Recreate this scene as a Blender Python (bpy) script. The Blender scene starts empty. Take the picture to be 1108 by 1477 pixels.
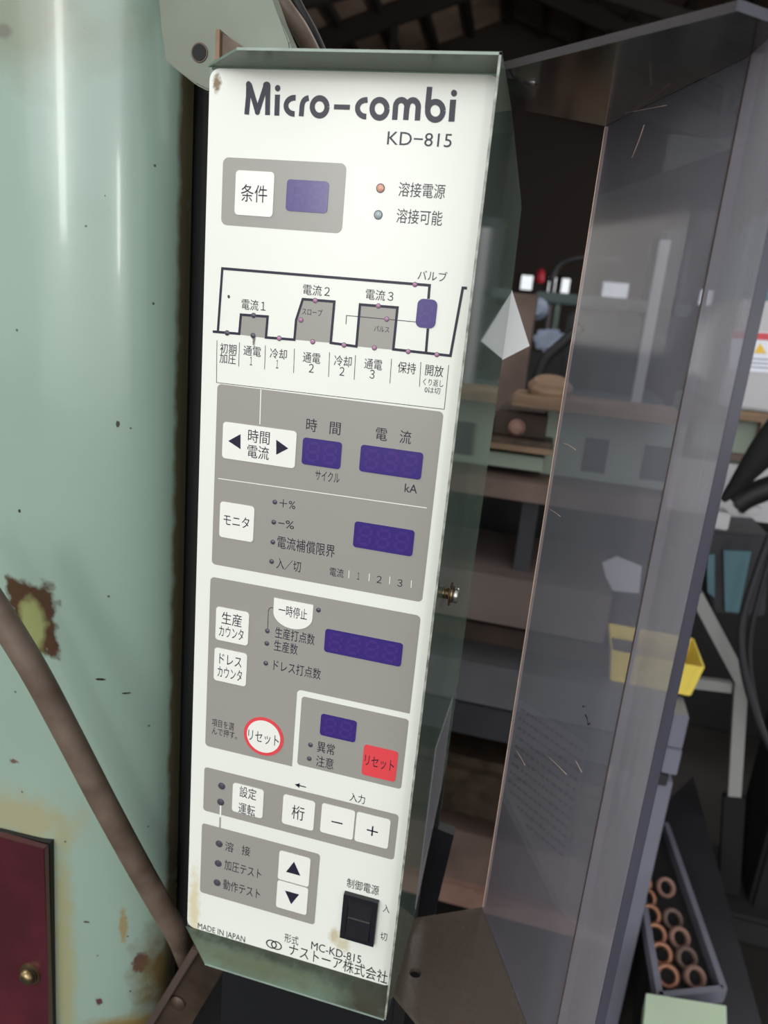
import bpy, bmesh, math, random
from mathutils import Vector, Matrix
random.seed(7)
S = bpy.context.scene
COL = S.collection
# ---------------------------------------------------------------- camera
F = 1056.0; CX, CY = 554.0, 738.5
ZB = 1.0                                   # height of the control box's lower edge above the floor
XR = Vector((0.9649, -0.1519, 0.2143)); YI = Vector((0.2459, 0.2351, -0.9404)); ZU = Vector((0.0925, 0.9600, 0.2642))
ZU.normalize(); XR = (XR - ZU*XR.dot(ZU)).normalized(); YI = ZU.cross(XR).normalized()
CAM = Vector((0.2160, -0.4138, 0.4625 + ZB))
cd = bpy.data.cameras.new('camera'); cam = bpy.data.objects.new('camera', cd); COL.objects.link(cam)
R = Matrix((XR, YI, ZU))                   # rows: world axes in camera coordinates -> world = R @ cam
cam.matrix_world = Matrix.Translation(CAM) @ R.to_4x4()
cd.sensor_fit = 'VERTICAL'; cd.sensor_height = 36.0; cd.lens = F/1477*36.0
cd.clip_start = 0.02; cd.clip_end = 200
cd.dof.use_dof = True; cd.dof.focus_distance = 0.445; cd.dof.aperture_fstop = 9.0
S.camera = cam
# ---------------------------------------------------------------- world, lights, exposure
w = bpy.data.worlds.new('world'); S.world = w; w.use_nodes = True
bgn = w.node_tree.nodes['Background']; bgn.inputs[0].default_value = (0.93, 0.97, 1.0, 1); bgn.inputs[1].default_value = 1.0
def area(name, loc, target, sx, sy, power, color):
    d = bpy.data.lights.new(name, 'AREA'); d.shape = 'RECTANGLE'; d.size = sx; d.size_y = sy; d.energy = power; d.color = color
    o = bpy.data.objects.new(name, d); COL.objects.link(o); o.location = loc
    o.rotation_euler = (Vector(target) - Vector(loc)).to_track_quat('-Z', 'Y').to_euler()
    return o
area('open_door_daylight', (-0.2, -3.6, 3.0), (0.1, 0, 1.2), 4.0, 2.4, 72, (0.97, 0.99, 1.0))
area('roof_skylight', (-2.6, -0.6, 4.2), (0, 0.2, 1.0), 0.5, 3.0, 45, (1.0, 0.99, 0.95))
area('rack_fill', (2.2, 3.6, 4.6), (0.6, 1.1, 0.4), 2.0, 2.0, 70, (1.0, 0.98, 0.96))  # unseen fill lamp added to brighten the rack
area('roof_fill_low', (0.5, -9.0, 0.25), (0.2, 3.0, 9.0), 10.0, 5.0, 230, (1.0, 0.97, 0.92))  # upward fill lamp added out of view to lift the black roof
area('roof_fill_side', (8.5, 7.0, 2.2), (-2.5, 8.0, 6.2), 3.0, 2.0, 420, (1.0, 0.93, 0.86))  # second added roof fill; there is no door in this wall
area('door_gap_left', (-0.86, -3.3, 2.2), (-0.1, 0.1, 1.4), 0.22, 1.1, 17, (1.0, 0.99, 0.95))
area('door_gap_right', (1.24, -3.3, 1.80), (-0.1, 0.1, 1.4), 0.15, 0.55, 8, (1.0, 0.99, 0.95))
S.view_settings.view_transform = 'Standard'; S.view_settings.look = 'None'
S.view_settings.gamma = 1.0; S.view_settings.use_curve_mapping = False
S.view_settings.exposure = 0.0
S.cycles.max_bounces = 8; S.cycles.transparent_max_bounces = 24
S.cycles.sample_clamp_indirect = 4.0
# ---------------------------------------------------------------- pixel -> place helpers
def ray(x, y):
    v = Vector((x-CX, -(y-CY), -F)); return Vector((XR.dot(v), YI.dot(v), ZU.dot(v)))
def onY(x, y, Y):
    v = ray(x, y); return CAM + v*((Y-CAM.y)/v.y)
def onX(x, y, X):
    v = ray(x, y); return CAM + v*((X-CAM.x)/v.x)
def onZ(x, y, Z):
    v = ray(x, y); return CAM + v*((Z-CAM.z)/v.z)
def proj(P):
    d = Vector(P)-CAM; c = Vector((XR.x*d.x+YI.x*d.y+ZU.x*d.z, XR.y*d.x+YI.y*d.y+ZU.y*d.z, XR.z*d.x+YI.z*d.y+ZU.z*d.z))
    return (CX+F*c.x/-c.z, CY-F*c.y/-c.z)
def pc(x, y):
    p = onY(x, y, 0.0); return (p.x, p.z)
# ---------------------------------------------------------------- materials
M = {}
def lin(c):
    return tuple(((v/255)/12.92 if v/255 <= .04045 else ((v/255+.055)/1.055)**2.4) for v in c)
def mat(name, rgb, rough=.5, metal=0., spec=.5, vary=0., vscale=8., bump=0., bscale=60., rgb2=None, spots=(), stretch=(1,1,1), aniso=0, coat=0.):
    m = bpy.data.materials.new(name); m.use_nodes = True; nt = m.node_tree; N = nt.nodes; L = nt.links
    b = N['Principled BSDF']; c = lin(rgb)
    b.inputs['Roughness'].default_value = rough; b.inputs['Metallic'].default_value = metal
    b.inputs['Specular IOR Level'].default_value = spec
    b.inputs['Coat Weight'].default_value = coat; b.inputs['Coat Roughness'].default_value = .08
    tc = N.new('ShaderNodeTexCoord'); mp = N.new('ShaderNodeMapping'); mp.inputs['Scale'].default_value = stretch
    L.new(tc.outputs['Object'], mp.inputs['Vector'])
    col = None
    if vary > 0 or rgb2:
        n = N.new('ShaderNodeTexNoise'); n.inputs['Scale'].default_value = vscale; n.inputs['Detail'].default_value = 6
        L.new(mp.outputs[0], n.inputs['Vector'])
        r = N.new('ShaderNodeValToRGB'); r.color_ramp.elements[0].position = .35; r.color_ramp.elements[1].position = .68
        c2 = lin(rgb2) if rgb2 else tuple(v*(1-vary) for v in c)
        r.color_ramp.elements[0].color = (*c2, 1); r.color_ramp.elements[1].color = (*c, 1)
        L.new(n.outputs['Fac'], r.inputs[0]); col = r.outputs[0]
    for (mode, pos, rad, rgb3, nscale, edge) in spots:     # stains and chips with a place of their own
        geo = N.new('ShaderNodeNewGeometry')
        sub = N.new('ShaderNodeVectorMath'); sub.operation = 'SUBTRACT'; L.new(geo.outputs['Position'], sub.inputs[0]); sub.inputs[1].default_value = pos
        dv = N.new('ShaderNodeVectorMath'); dv.operation = 'DIVIDE'; L.new(sub.outputs[0], dv.inputs[0]); dv.inputs[1].default_value = rad
        if mode == 'box':
            ab = N.new('ShaderNodeVectorMath'); ab.operation = 'ABSOLUTE'; L.new(dv.outputs[0], ab.inputs[0])
            sp = N.new('ShaderNodeSeparateXYZ'); L.new(ab.outputs[0], sp.inputs[0])
            mx = N.new('ShaderNodeMath'); mx.operation = 'MAXIMUM'; L.new(sp.outputs[0], mx.inputs[0]); L.new(sp.outputs[2], mx.inputs[1]); dist = mx.outputs[0]
        else:
            ln = N.new('ShaderNodeVectorMath'); ln.operation = 'LENGTH'; L.new(dv.outputs[0], ln.inputs[0]); dist = ln.outputs['Value']
        nn = N.new('ShaderNodeTexNoise'); nn.inputs['Scale'].default_value = nscale; nn.inputs['Detail'].default_value = 8
        L.new(geo.outputs['Position'], nn.inputs['Vector'])
        ma = N.new('ShaderNodeMath'); ma.operation = 'MULTIPLY_ADD'; L.new(nn.outputs['Fac'], ma.inputs[0]); am = min(1.6, edge*5+.3); ma.inputs[1].default_value = am; ma.inputs[2].default_value = -am/2
        ad = N.new('ShaderNodeMath'); ad.operation = 'ADD'; L.new(dist, ad.inputs[0]); L.new(ma.outputs[0], ad.inputs[1])
        mr = N.new('ShaderNodeMapRange'); mr.inputs['From Min'].default_value = 1-edge; mr.inputs['From Max'].default_value = 1+edge
        mr.inputs['To Min'].default_value = 1; mr.inputs['To Max'].default_value = 0; L.new(ad.outputs[0], mr.inputs['Value'])
        mx2 = N.new('ShaderNodeMix'); mx2.data_type = 'RGBA'; L.new(mr.outputs[0], mx2.inputs[0])
        if col: L.new(col, mx2.inputs[6])
        else: mx2.inputs[6].default_value = (*c, 1)
        mx2.inputs[7].default_value = (*lin(rgb3), 1); col = mx2.outputs[2]
    if name == 'machine_green':                           # fine dark pock marks
        geo = N.new('ShaderNodeNewGeometry'); vo = N.new('ShaderNodeTexVoronoi'); vo.inputs['Scale'].default_value = 75; L.new(geo.outputs['Position'], vo.inputs['Vector'])
        lt = N.new('ShaderNodeMath'); lt.operation = 'LESS_THAN'; L.new(vo.outputs['Distance'], lt.inputs[0]); lt.inputs[1].default_value = .075
        sc_ = N.new('ShaderNodeSeparateColor'); L.new(vo.outputs['Color'], sc_.inputs[0]); gt = N.new('ShaderNodeMath'); gt.operation = 'GREATER_THAN'; L.new(sc_.outputs[0], gt.inputs[0]); gt.inputs[1].default_value = .72
        mu = N.new('ShaderNodeMath'); mu.operation = 'MULTIPLY'; L.new(lt.outputs[0], mu.inputs[0]); L.new(gt.outputs[0], mu.inputs[1])
        mx3 = N.new('ShaderNodeMix'); mx3.data_type = 'RGBA'; L.new(mu.outputs[0], mx3.inputs[0]); L.new(col, mx3.inputs[6]); mx3.inputs[7].default_value = (*lin((70, 78, 70)), 1); col = mx3.outputs[2]
    if col: L.new(col, b.inputs['Base Color'])
    else: b.inputs['Base Color'].default_value = (*c, 1)
    if bump > 0:
        n2 = N.new('ShaderNodeTexNoise'); n2.inputs['Scale'].default_value = bscale; n2.inputs['Detail'].default_value = 4
        L.new(mp.outputs[0], n2.inputs['Vector'])
        bp = N.new('ShaderNodeBump'); bp.inputs['Strength'].default_value = bump; bp.inputs['Distance'].default_value = .002
        L.new(n2.outputs['Fac'], bp.inputs['Height']); L.new(bp.outputs[0], b.inputs['Normal'])
    M[name] = m; return m
def smoked(name, tint, haze_rgb, haze, rough=.04):
    """5 mm smoked acrylic: tinted see-through, a film of dust and painted sheen, a Fresnel gloss."""
    m = bpy.data.materials.new(name); m.use_nodes = True; nt = m.node_tree; N = nt.nodes; L = nt.links
    N.remove(N['Principled BSDF']); out = N['Material Output']
    tr = N.new('ShaderNodeBsdfTransparent'); tr.inputs[0].default_value = (*tint, 1)
    df = N.new('ShaderNodeBsdfDiffuse')
    gl = N.new('ShaderNodeBsdfGlossy'); gl.inputs['Roughness'].default_value = rough; gl.inputs['Color'].default_value = (1, 1, 1, 1)
    tc = N.new('ShaderNodeTexCoord'); mp = N.new('ShaderNodeMapping'); mp.inputs['Scale'].default_value = (45, 45, 4)
    L.new(tc.outputs['Object'], mp.inputs[0])
    n = N.new('ShaderNodeTexNoise'); n.inputs['Scale'].default_value = 3; n.inputs['Detail'].default_value = 6; L.new(mp.outputs[0], n.inputs['Vector'])
    n2 = N.new('ShaderNodeTexNoise'); n2.inputs['Scale'].default_value = 9; n2.inputs['Detail'].default_value = 5; L.new(tc.outputs['Object'], n2.inputs['Vector'])
    ad = N.new('ShaderNodeMath'); ad.operation = 'ADD'; L.new(n.outputs['Fac'], ad.inputs[0]); L.new(n2.outputs['Fac'], ad.inputs[1])
    mr = N.new('ShaderNodeMapRange'); L.new(ad.outputs[0], mr.inputs['Value']); mr.inputs['From Min'].default_value = .6; mr.inputs['From Max'].default_value = 1.4
    mr.inputs['To Min'].default_value = haze*.85; mr.inputs['To Max'].default_value = haze*1.15
    df.inputs[0].default_value = (*lin(haze_rgb), 1)
    m1 = N.new('ShaderNodeMixShader'); L.new(mr.outputs[0], m1.inputs[0]); L.new(tr.outputs[0], m1.inputs[1]); L.new(df.outputs[0], m1.inputs[2])
    fr0 = N.new('ShaderNodeFresnel'); fr0.inputs['IOR'].default_value = 1.45
    ge = N.new('ShaderNodeNewGeometry'); iv = N.new('ShaderNodeMath'); iv.operation = 'SUBTRACT'; iv.inputs[0].default_value = 1.0; L.new(ge.outputs['Backfacing'], iv.inputs[1])
    fr = N.new('ShaderNodeMath'); fr.operation = 'MULTIPLY'; L.new(fr0.outputs[0], fr.inputs[0]); L.new(iv.outputs[0], fr.inputs[1])
    m2 = N.new('ShaderNodeMixShader'); L.new(fr.outputs[0], m2.inputs[0]); L.new(m1.outputs[0], m2.inputs[1]); L.new(gl.outputs[0], m2.inputs[2])
    L.new(m2.outputs[0], out.inputs['Surface']); M[name] = m
def emis(name, rgb, s):
    m = bpy.data.materials.new(name); m.use_nodes = True; N = m.node_tree.nodes
    b = N['Principled BSDF']; b.inputs['Base Color'].default_value = (*lin(rgb), 1); b.inputs['Emission Color'].default_value = (*lin(rgb), 1); b.inputs['Emission Strength'].default_value = s
    M[name] = m
def W(x, y, Y): p = onY(x, y, Y); return (p.x, p.y, p.z)
mat('plate_white', (222, 223, 214), .26, spec=.35, vary=.03, vscale=6, spots=[
    ('r', W(313, 120, 0), (.0022, .02, .0042), (120, 100, 70), 500, .35),
    ('r', W(482, 1350, 0), (.0035, .02, .006), (190, 180, 150), 300, .5),
    ('r', W(494, 1362, 0), (.005, .02, .006), (196, 190, 165), 300, .5),
    ('r', W(280, 1310, 0), (.004, .02, .03), (205, 196, 165), 200, .5),
    ('r', W(367, 478, 0), (.0012, .02, .009), (110, 105, 100), 900, .2),
    ('r', W(330, 428, 0), (.0009, .02, .001), (60, 60, 60), 900, .1)])
mat('field_grey', (147, 144, 137), .26, spec=.35, vary=.04, vscale=9)
mat('button_white', (226, 226, 218), .25, vary=.02, vscale=12)
mat('ink', (40, 38, 54), .3, spec=.2); mat('ink_black', (28, 26, 30), .35)
mat('print_white', (225, 225, 220), .3); mat('print_mid', (150, 147, 141), .3)
mat('red_print', (214, 70, 76), .28)
mat('violet', (58, 42, 112), .2, spec=.4); mat('violet_seg', (68, 46, 118), .2, spec=.4)
mat('led_dark', (74, 68, 80), .25); mat('led_pink', (168, 120, 150), .25); mat('led_clear', (150, 165, 165), .15); mat('led_orange', (205, 150, 130), .15); mat('led_ring', (70, 66, 78), .4)
mat('rocker_black', (26, 26, 32), .32)
mat('box_green', (98, 117, 101), .34, vary=.12, vscale=25, rgb2=(80, 97, 82), bump=.08, bscale=300, spots=[
    ('r', (.150, -.010, .997), (.022, .024, .02), (54, 52, 40), 120, .5), ('r', (.085, -.001, .999), (.11, .0085, .012), (50, 56, 44), 160, .6), ('r', (.06, -.014, .997), (.05, .006, .01), (84, 92, 70), 140, .6)])
mat('side_green', (100, 118, 106), .05, spec=.5, vary=.1, vscale=10)
mat('edge_pale', (136, 152, 140), .4, vary=.25, vscale=80)
mat('edge_worn', (172, 174, 162), .4, rgb2=(92, 94, 86), vary=.3, vscale=130)
def MX(x, y):                              # a pixel on the rounded face of the machine column
    Y = .05
    for _ in range(40):
        X = onY(x, y, Y).x; dx = min(max((X+.181)/.11, 0), 1); Y = Y*.6+.4*(.105-.055*math.sqrt(1-dx*dx))
    return W(x, y, Y)
chips = [('box', MX(46, 893), (.021, .3, .030), (70, 50, 34), 90, .12), ('r', MX(47, 903), (.011, .3, .022), (132, 136, 88), 60, .3),
         ('r', MX(202, 1388), (.006, .3, .011), (84, 56, 60), 200, .15), ('r', MX(178, 1335), (.003, .3, .018), (140, 128, 92), 200, .3),
         ('r', MX(143, 1445), (.003, .3, .004), (84, 56, 56), 300, .2), ('r', MX(20, 1098), (.004, .3, .002), (100, 80, 72), 300, .3),
         ('r', MX(170, 612), (.0012, .3, .0026), (45, 45, 42), 500, .1), ('r', MX(145, 980), (.004, .3, .0010), (40, 40, 38), 400, .15), ('r', MX(28, 737), (.0012, .3, .0014), (45, 45, 42), 500, .1),
         ('r', MX(182, 1000), (.003, .3, .0008), (40, 40, 38), 400, .15), ('r', MX(125, 1330), (.003, .3, .001), (60, 50, 48), 400, .15),
         ('r', MX(30, 1178), (.05, .3, .022), (150, 148, 118), 60, .5), ('r', MX(92, 1380), (.010, .3, .12), (146, 146, 112), 60, .5),
         ('r', MX(240, 1400), (.016, .3, .05), (100, 84, 52), 60, .6), ('r', MX(190, 1480), (.03, .3, .012), (130, 110, 64), 60, .5), ('box', (-.071, .105, 1.3), (.0016, .3, 1.0), (88, 80, 58), 50, .5),
         ('r', MX(60, 5), (.02, .3, .006), (90, 84, 66), 60, .5), ('r', MX(30, 30), (.05, .3, .03), (122, 130, 110), 30, .6), ('r', MX(5, 45), (.006, .3, .004), (100, 102, 86), 80, .4)]
mat('machine_green', (140, 160, 147), .25, spec=.5, vary=.06, vscale=5, spots=chips, bump=.04, bscale=120, coat=.25)
mat('ear_green', (104, 116, 100), .35, rgb2=(92, 98, 80), vary=.1, vscale=12, bump=.05, bscale=100)
mat('black_paint', (16, 17, 21), .45); mat('black_matt', (10, 10, 11), .8); mat('rubber_black', (16, 15, 15), .6)
mat('hose_brown', (112, 96, 84), .5, rgb2=(84, 68, 56), vary=.2, vscale=30, bump=.15, bscale=60)
mat('access_red', (84, 28, 40), .3, rgb2=(62, 22, 30), vary=.2, vscale=14, bump=.1, bscale=150, coat=.3)
mat('brass', (150, 130, 95), .3, .9, vary=.3, vscale=120); mat('steel', (170, 168, 160), .28, .9, vary=.2, vscale=60)
mat('steel_brown', (84, 70, 58), .45, .5, rgb2=(58, 46, 38), vary=.3, vscale=30, bump=.2, bscale=80)
mat('steel_dark', (60, 60, 64), .5, .3, vary=.3, vscale=8); mat('steel_lilac', (128, 128, 142), .5, .1, vary=.15, vscale=9)
mat('rust_brown', (112, 92, 84), .7, rgb2=(86, 68, 60), vary=.2, vscale=9); mat('rust_dark', (70, 54, 46), .8, rgb2=(50, 40, 35), vary=.2, vscale=9)
mat('rust_pink', (150, 116, 104), .7, rgb2=(120, 90, 78), vary=.2, vscale=9); mat('wood_tan', (138, 112, 88), .7, rgb2=(110, 86, 66), vary=.2, vscale=9, stretch=(1, 6, 6))
mat('slab_grey', (92, 92, 96), .6, rgb2=(76, 74, 76), vary=.1, vscale=5); mat('slab_brown', (112, 98, 94), .6, rgb2=(92, 78, 74), vary=.1, vscale=5)
mat('pale_green', (132, 142, 128), .5, vary=.1, vscale=8); mat('mid_green', (100, 116, 104), .5, vary=.1, vscale=8)
mat('tub_yellow', (248, 222, 100), .4); mat('orange_dark', (120, 66, 20), .5)
mat('copper_ring', (170, 118, 92), .4, .3, vary=.25, vscale=40); mat('teal', (84, 120, 128), .5, vary=.1)
mat('machine_white', (186, 184, 186), .5, vary=.04); mat('paper', (250, 250, 250), .7); mat('label_white', (228, 230, 240), .5)
mat('label_red', (205, 70, 80), .5); mat('warn_yellow', (235, 190, 60), .5); mat('red_plastic', (190, 40, 60), .5)
mat('post_it_green', (204, 224, 194), .6, vary=.06); mat('blue_white', (150, 160, 180), .6, vary=.2, vscale=20)
mat('floor_mat', (56, 52, 48), .75, rgb2=(40, 36, 33), vary=.2, vscale=3); mat('wall_dark', (50, 42, 38), .9); mat('roof_mat', (150, 130, 116), .9, rgb2=(120, 102, 90), vary=.2, vscale=2)
mat('truss_mat', (36, 30, 28), .8); mat('rating_plate', (140, 142, 148), .3, .2)
mat('far_dark', (34, 32, 32), .8); mat('frame_grey', (150, 148, 146), .5); mat('far_teal', (76, 88, 88), .6)
smoked('smoked_acrylic', (.80, .80, .84), (158, 156, 166), .22)
smoked('smoked_narrow', (.80, .80, .83), (176, 172, 180), .48, .10)
smoked('smoked_flange_lit', (.42, .39, .38), (126, 112, 100), .46, .14)  # brown film carries the sky reflected in the lower flange
smoked('smoked_flange_shaded', (.42, .39, .40), (84, 74, 72), .20, .12)  # darker copy of the same acrylic, underside shade painted in
smoked('acrylic_edge', (.2, .2, .24), (68, 67, 78), .9, .2)
smoked('glued_joint_mat', (.3, .28, .28), (92, 78, 74), .8, .2)
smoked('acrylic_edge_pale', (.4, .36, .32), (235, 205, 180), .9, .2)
# ---------------------------------------------------------------- mesh helpers
def link(name, me, m=None, parent=None, smooth=False):
    o = bpy.data.objects.new(name, me); COL.objects.link(o)
    if m: me.materials.append(M[m])
    if parent: o.parent = parent
    if smooth:
        for p in me.polygons: p.use_smooth = True
    return o
def raw(name, V, Fc, m, parent=None, smooth=False):
    me = bpy.data.meshes.new(name); me.from_pydata([tuple(v) for v in V], [], Fc); me.update()
    return link(name, me, m, parent, smooth)
def bmo(name, bm, m, parent=None, smooth=False):
    bmesh.ops.recalc_face_normals(bm, faces=bm.faces); me = bpy.data.meshes.new(name); bm.to_mesh(me); bm.free()
    return link(name, me, m, parent, smooth)
def tag(o, label, cat, group=None):
    o['label'] = label; o['category'] = cat
    if group: o['group'] = group
    return o
def thing(name, label, cat, group=None):
    o = bpy.data.objects.new(name, None); COL.objects.link(o); o.empty_display_size = .02
    return tag(o, label, cat, group)
def struct(o): o['kind'] = 'structure'; return o
def add_prism(bm, base, vec):
    v = Vector(vec); a = [bm.verts.new(p) for p in base]; b = [bm.verts.new(Vector(p)+v) for p in base]
    bm.faces.new(a[::-1]); bm.faces.new(b); n = len(a)
    for i in range(n): bm.faces.new((a[i], a[(i+1) % n], b[(i+1) % n], b[i]))
def prism(name, base, vec, m, parent=None, bevel=0.):
    bm = bmesh.new(); add_prism(bm, base, vec)
    if bevel: bmesh.ops.bevel(bm, geom=list(bm.edges), offset=bevel, segments=2, affect='EDGES', clamp_overlap=True)
    return bmo(name, bm, m, parent)
def box(name, x0, x1, y0, y1, z0, z1, m, parent=None, bevel=0.):
    return prism(name, [(x0, y0, z0), (x1, y0, z0), (x1, y1, z0), (x0, y1, z0)], (0, 0, z1-z0), m, parent, bevel)
def prism_px(name, pts, Y, depth, m, parent=None, bevel=0.):
    return prism(name, [onY(x, y, Y) for x, y in pts], (0, depth, 0), m, parent, bevel)
def tube(name, pts, r, m, parent=None, seg=16, smoothn=6, caps=True):
    P = [Vector(p) for p in pts]; Q = []
    n = len(P)
    for i in range(n-1):                       # Catmull-Rom
        p0 = P[max(i-1, 0)]; p1 = P[i]; p2 = P[i+1]; p3 = P[min(i+2, n-1)]
        for k in range(smoothn):
            t = k/smoothn; Q.append(.5*((2*p1)+(p2-p0)*t+(2*p0-5*p1+4*p2-p3)*t*t+(3*p1-p0-3*p2+p3)*t**3))
    Q.append(P[-1]); rr = r if callable(r) else (lambda t: r)
    bm = bmesh.new(); rings = []; up = Vector((.3, .2, 1)).normalized()
    for i, q in enumerate(Q):
        d = (Q[min(i+1, len(Q)-1)]-Q[max(i-1, 0)]).normalized(); s = d.cross(up).normalized(); u = s.cross(d).normalized(); up = u
        R_ = rr(i/(len(Q)-1)); rings.append([bm.verts.new(q+s*R_*math.cos(2*math.pi*k/seg)+u*R_*math.sin(2*math.pi*k/seg)) for k in range(seg)])
    for a, b in zip(rings, rings[1:]):
        for k in range(seg): bm.faces.new((a[k], a[(k+1) % seg], b[(k+1) % seg], b[k]))
    if caps: bm.faces.new(rings[0][::-1]); bm.faces.new(rings[-1])
    return bmo(name, bm, m, parent, True)
def lathe(name, prof, c, axis, m, parent=None, seg=32, smooth=True):
    """prof: (radius, height along axis)"""
    ax = Vector(axis).normalized(); s = ax.orthogonal().normalized(); u = ax.cross(s); c = Vector(c); bm = bmesh.new(); rings = []
    for r, h in prof: rings.append([bm.verts.new(c+ax*h+(s*math.cos(2*math.pi*k/seg)+u*math.sin(2*math.pi*k/seg))*max(r, 1e-5)) for k in range(seg)])
    for a, b in zip(rings, rings[1:]):
        for k in range(seg): bm.faces.new((a[k], a[(k+1) % seg], b[(k+1) % seg], b[k]))
    bm.faces.new(rings[0][::-1]); bm.faces.new(rings[-1])
    o = bmo(name, bm, m, parent, smooth)
    if smooth: o.data.set_sharp_from_angle(angle=math.radians(40))
    return o
# ---------------------------------------------------------------- building
roofdir = Vector((-0.076, .997, 0)).normalized(); rl = Vector((roofdir.y, -roofdir.x, 0))
RO = onY(735, 20, 14); RO = Vector((RO.x, 14, 0)); ridge_h = 6.6; slope = .36
def rp(s, t, dz=0):                                   # s across the ridge, t along it
    q = Vector((RO.x, RO.y, 0)) + rl*s + roofdir*(t-14); return Vector((q.x, q.y, ridge_h - slope*abs(s) + dz))
box('floor', -9, 11, -14, 15.2, -.1, 0, 'floor_mat')['kind'] = 'structure'
bm = bmesh.new()
for s0, s1 in ((-8.6, 0), (0, 10.6)):
    add_prism(bm, [rp(s0, -.6), rp(s1, -.6), rp(s1, 15.2), rp(s0, 15.2)], (0, 0, .06))
ceil = struct(bmo('ceiling', bm, 'roof_mat'))
for t in (1.5, 5.0, 8.5, 12.0):
    for sg in (-1, 1):
        a = rp(0, t, -.06); b = rp(sg*8.5, t, -.06); n = Vector(roofdir)*.09
        prism('rafter', [a, b, b-Vector((0, 0, .3)), a-Vector((0, 0, .3))], n, 'truss_mat', ceil)
        a2 = rp(0, t, -1.35); b2 = rp(sg*8.5, t, -.36)
        prism('tie_chord', [a2, b2, b2-Vector((0, 0, .14)), a2-Vector((0, 0, .14))], n, 'truss_mat', ceil)
        for q in (1.6, 3.4, 5.4):
            u0 = rp(sg*q, t, -.3); l0 = a2.lerp(b2, q/8.5); k = rl*.05
            prism('strut', [u0-k, u0+k, l0+k, l0-k], n*.6, 'truss_mat', ceil)
for s in [x*.62 for x in range(-13, 16)]:
    k = rl*.04; p0 = rp(s, -.6, 0); p1 = rp(s, 15.2, 0)
    prism('purlin', [p0-k, p0+k, p0+k-Vector((0, 0, .12)), p0-k-Vector((0, 0, .12))], p1-p0, 'truss_mat', ceil)
# far wall with the row of small bright windows
YW = 14.2; zt_ = [onY(800, 398, YW).z, onY(800, 424, YW).z]
wb = bmesh.new()
def addbox(bm, x0, x1, y0, y1, z0, z1): add_prism(bm, [(x0, y0, z0), (x1, y0, z0), (x1, y1, z0), (x0, y1, z0)], (0, 0, z1-z0))
z1w, z0w = zt_
addbox(wb, -8, 10, YW, YW+.15, 0, z0w); addbox(wb, -8, 10, YW, YW+.15, z1w, 7.2)
opens = [(664, 692), (700, 716), (724, 737), (749, 770), (789, 804), (808, 824), (868, 910), (1010, 1034)]
xs = [-8.0]
for a, b in opens: xs += [onY(a, 410, YW).x, onY(b, 412, YW).x]
xs.append(10.0)
for i in range(0, len(xs), 2): addbox(wb, xs[i], xs[i+1], YW, YW+.15, z0w, z1w)
struct(bmo('wall_back', wb, 'wall_dark'))
for i in range(1, len(xs)-1, 2):
    fb = bmesh.new()
    for (xa, xb, za, zb_) in ((xs[i], xs[i+1], z0w, z0w+.03), (xs[i], xs[i+1], z1w-.03, z1w), (xs[i], xs[i]+.03, z0w, z1w), (xs[i+1]-.03, xs[i+1], z0w, z1w)):
        addbox(fb, xa, xb, YW-.03, YW, za, zb_)
    struct(bmo('window_%d' % ((i+1)//2), fb, 'truss_mat'))
struct(box('wall_left', -8.3, -8.0, -1, 15, 0, 4.6, 'wall_dark')); struct(box('wall_right', 10.0, 10.3, -1, 15, 0, 4.6, 'wall_dark'))
# ---------------------------------------------------------------- control box
HP = .582; WP = .1600; XW = .1625
cb = thing('control_box', 'tall narrow green welding control box with white printed front panel', 'control box')
Z = lambda z: z+ZB
# housing: side sheet, top and bottom hoods, back, left side
T = .0013; LIP = .0225
side = [(-LIP, .5855), (.0459, .578), (.19, .548), (.20, .497), (.18, .068), (.0775, -.0045), (.0255, -.0105), (-LIP, -.006)]
bm = bmesh.new()
add_prism(bm, [(XW-T, y, Z(z)) for y, z in side], (T, 0, 0))
bm2 = bm
hs = bmo('side_sheet', bm, 'side_green', cb)
bm = bmesh.new()
add_prism(bm, [(-.0015, 0, Z(.5825)), (.0262, -LIP, Z(.5840)), (XW-T, -LIP, Z(.5840)), (XW-T, 0, Z(.5825))], (0, 0, T))
bmo('top_hood', bm, 'box_green', cb); bm = bmesh.new()
add_prism(bm, [(-.0015, 0, Z(-.0020)), (XW-T, 0, Z(-.0020)), (XW-T, -LIP, Z(-.0050)), (.0262, -LIP, Z(-.0050))], (0, 0, -T))
bmo('bottom_hood', bm, 'box_green', cb)
bm = bmesh.new()
add_prism(bm, [(-.0015, .0022, Z(.5840)), (-.0015, .0459, Z(.5785)), (-.0015, .19, Z(.547)), (-.0015, .199, Z(.497)), (-.0015, .179, Z(.068)), (-.0015, .0775, Z(-.003)), (-.0015, .0255, Z(-.008)), (-.0015, .0022, Z(-.0036))], (XW-T-.0002+.0015, 0, 0))
bmo('housing', bm, 'side_green', cb)
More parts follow.
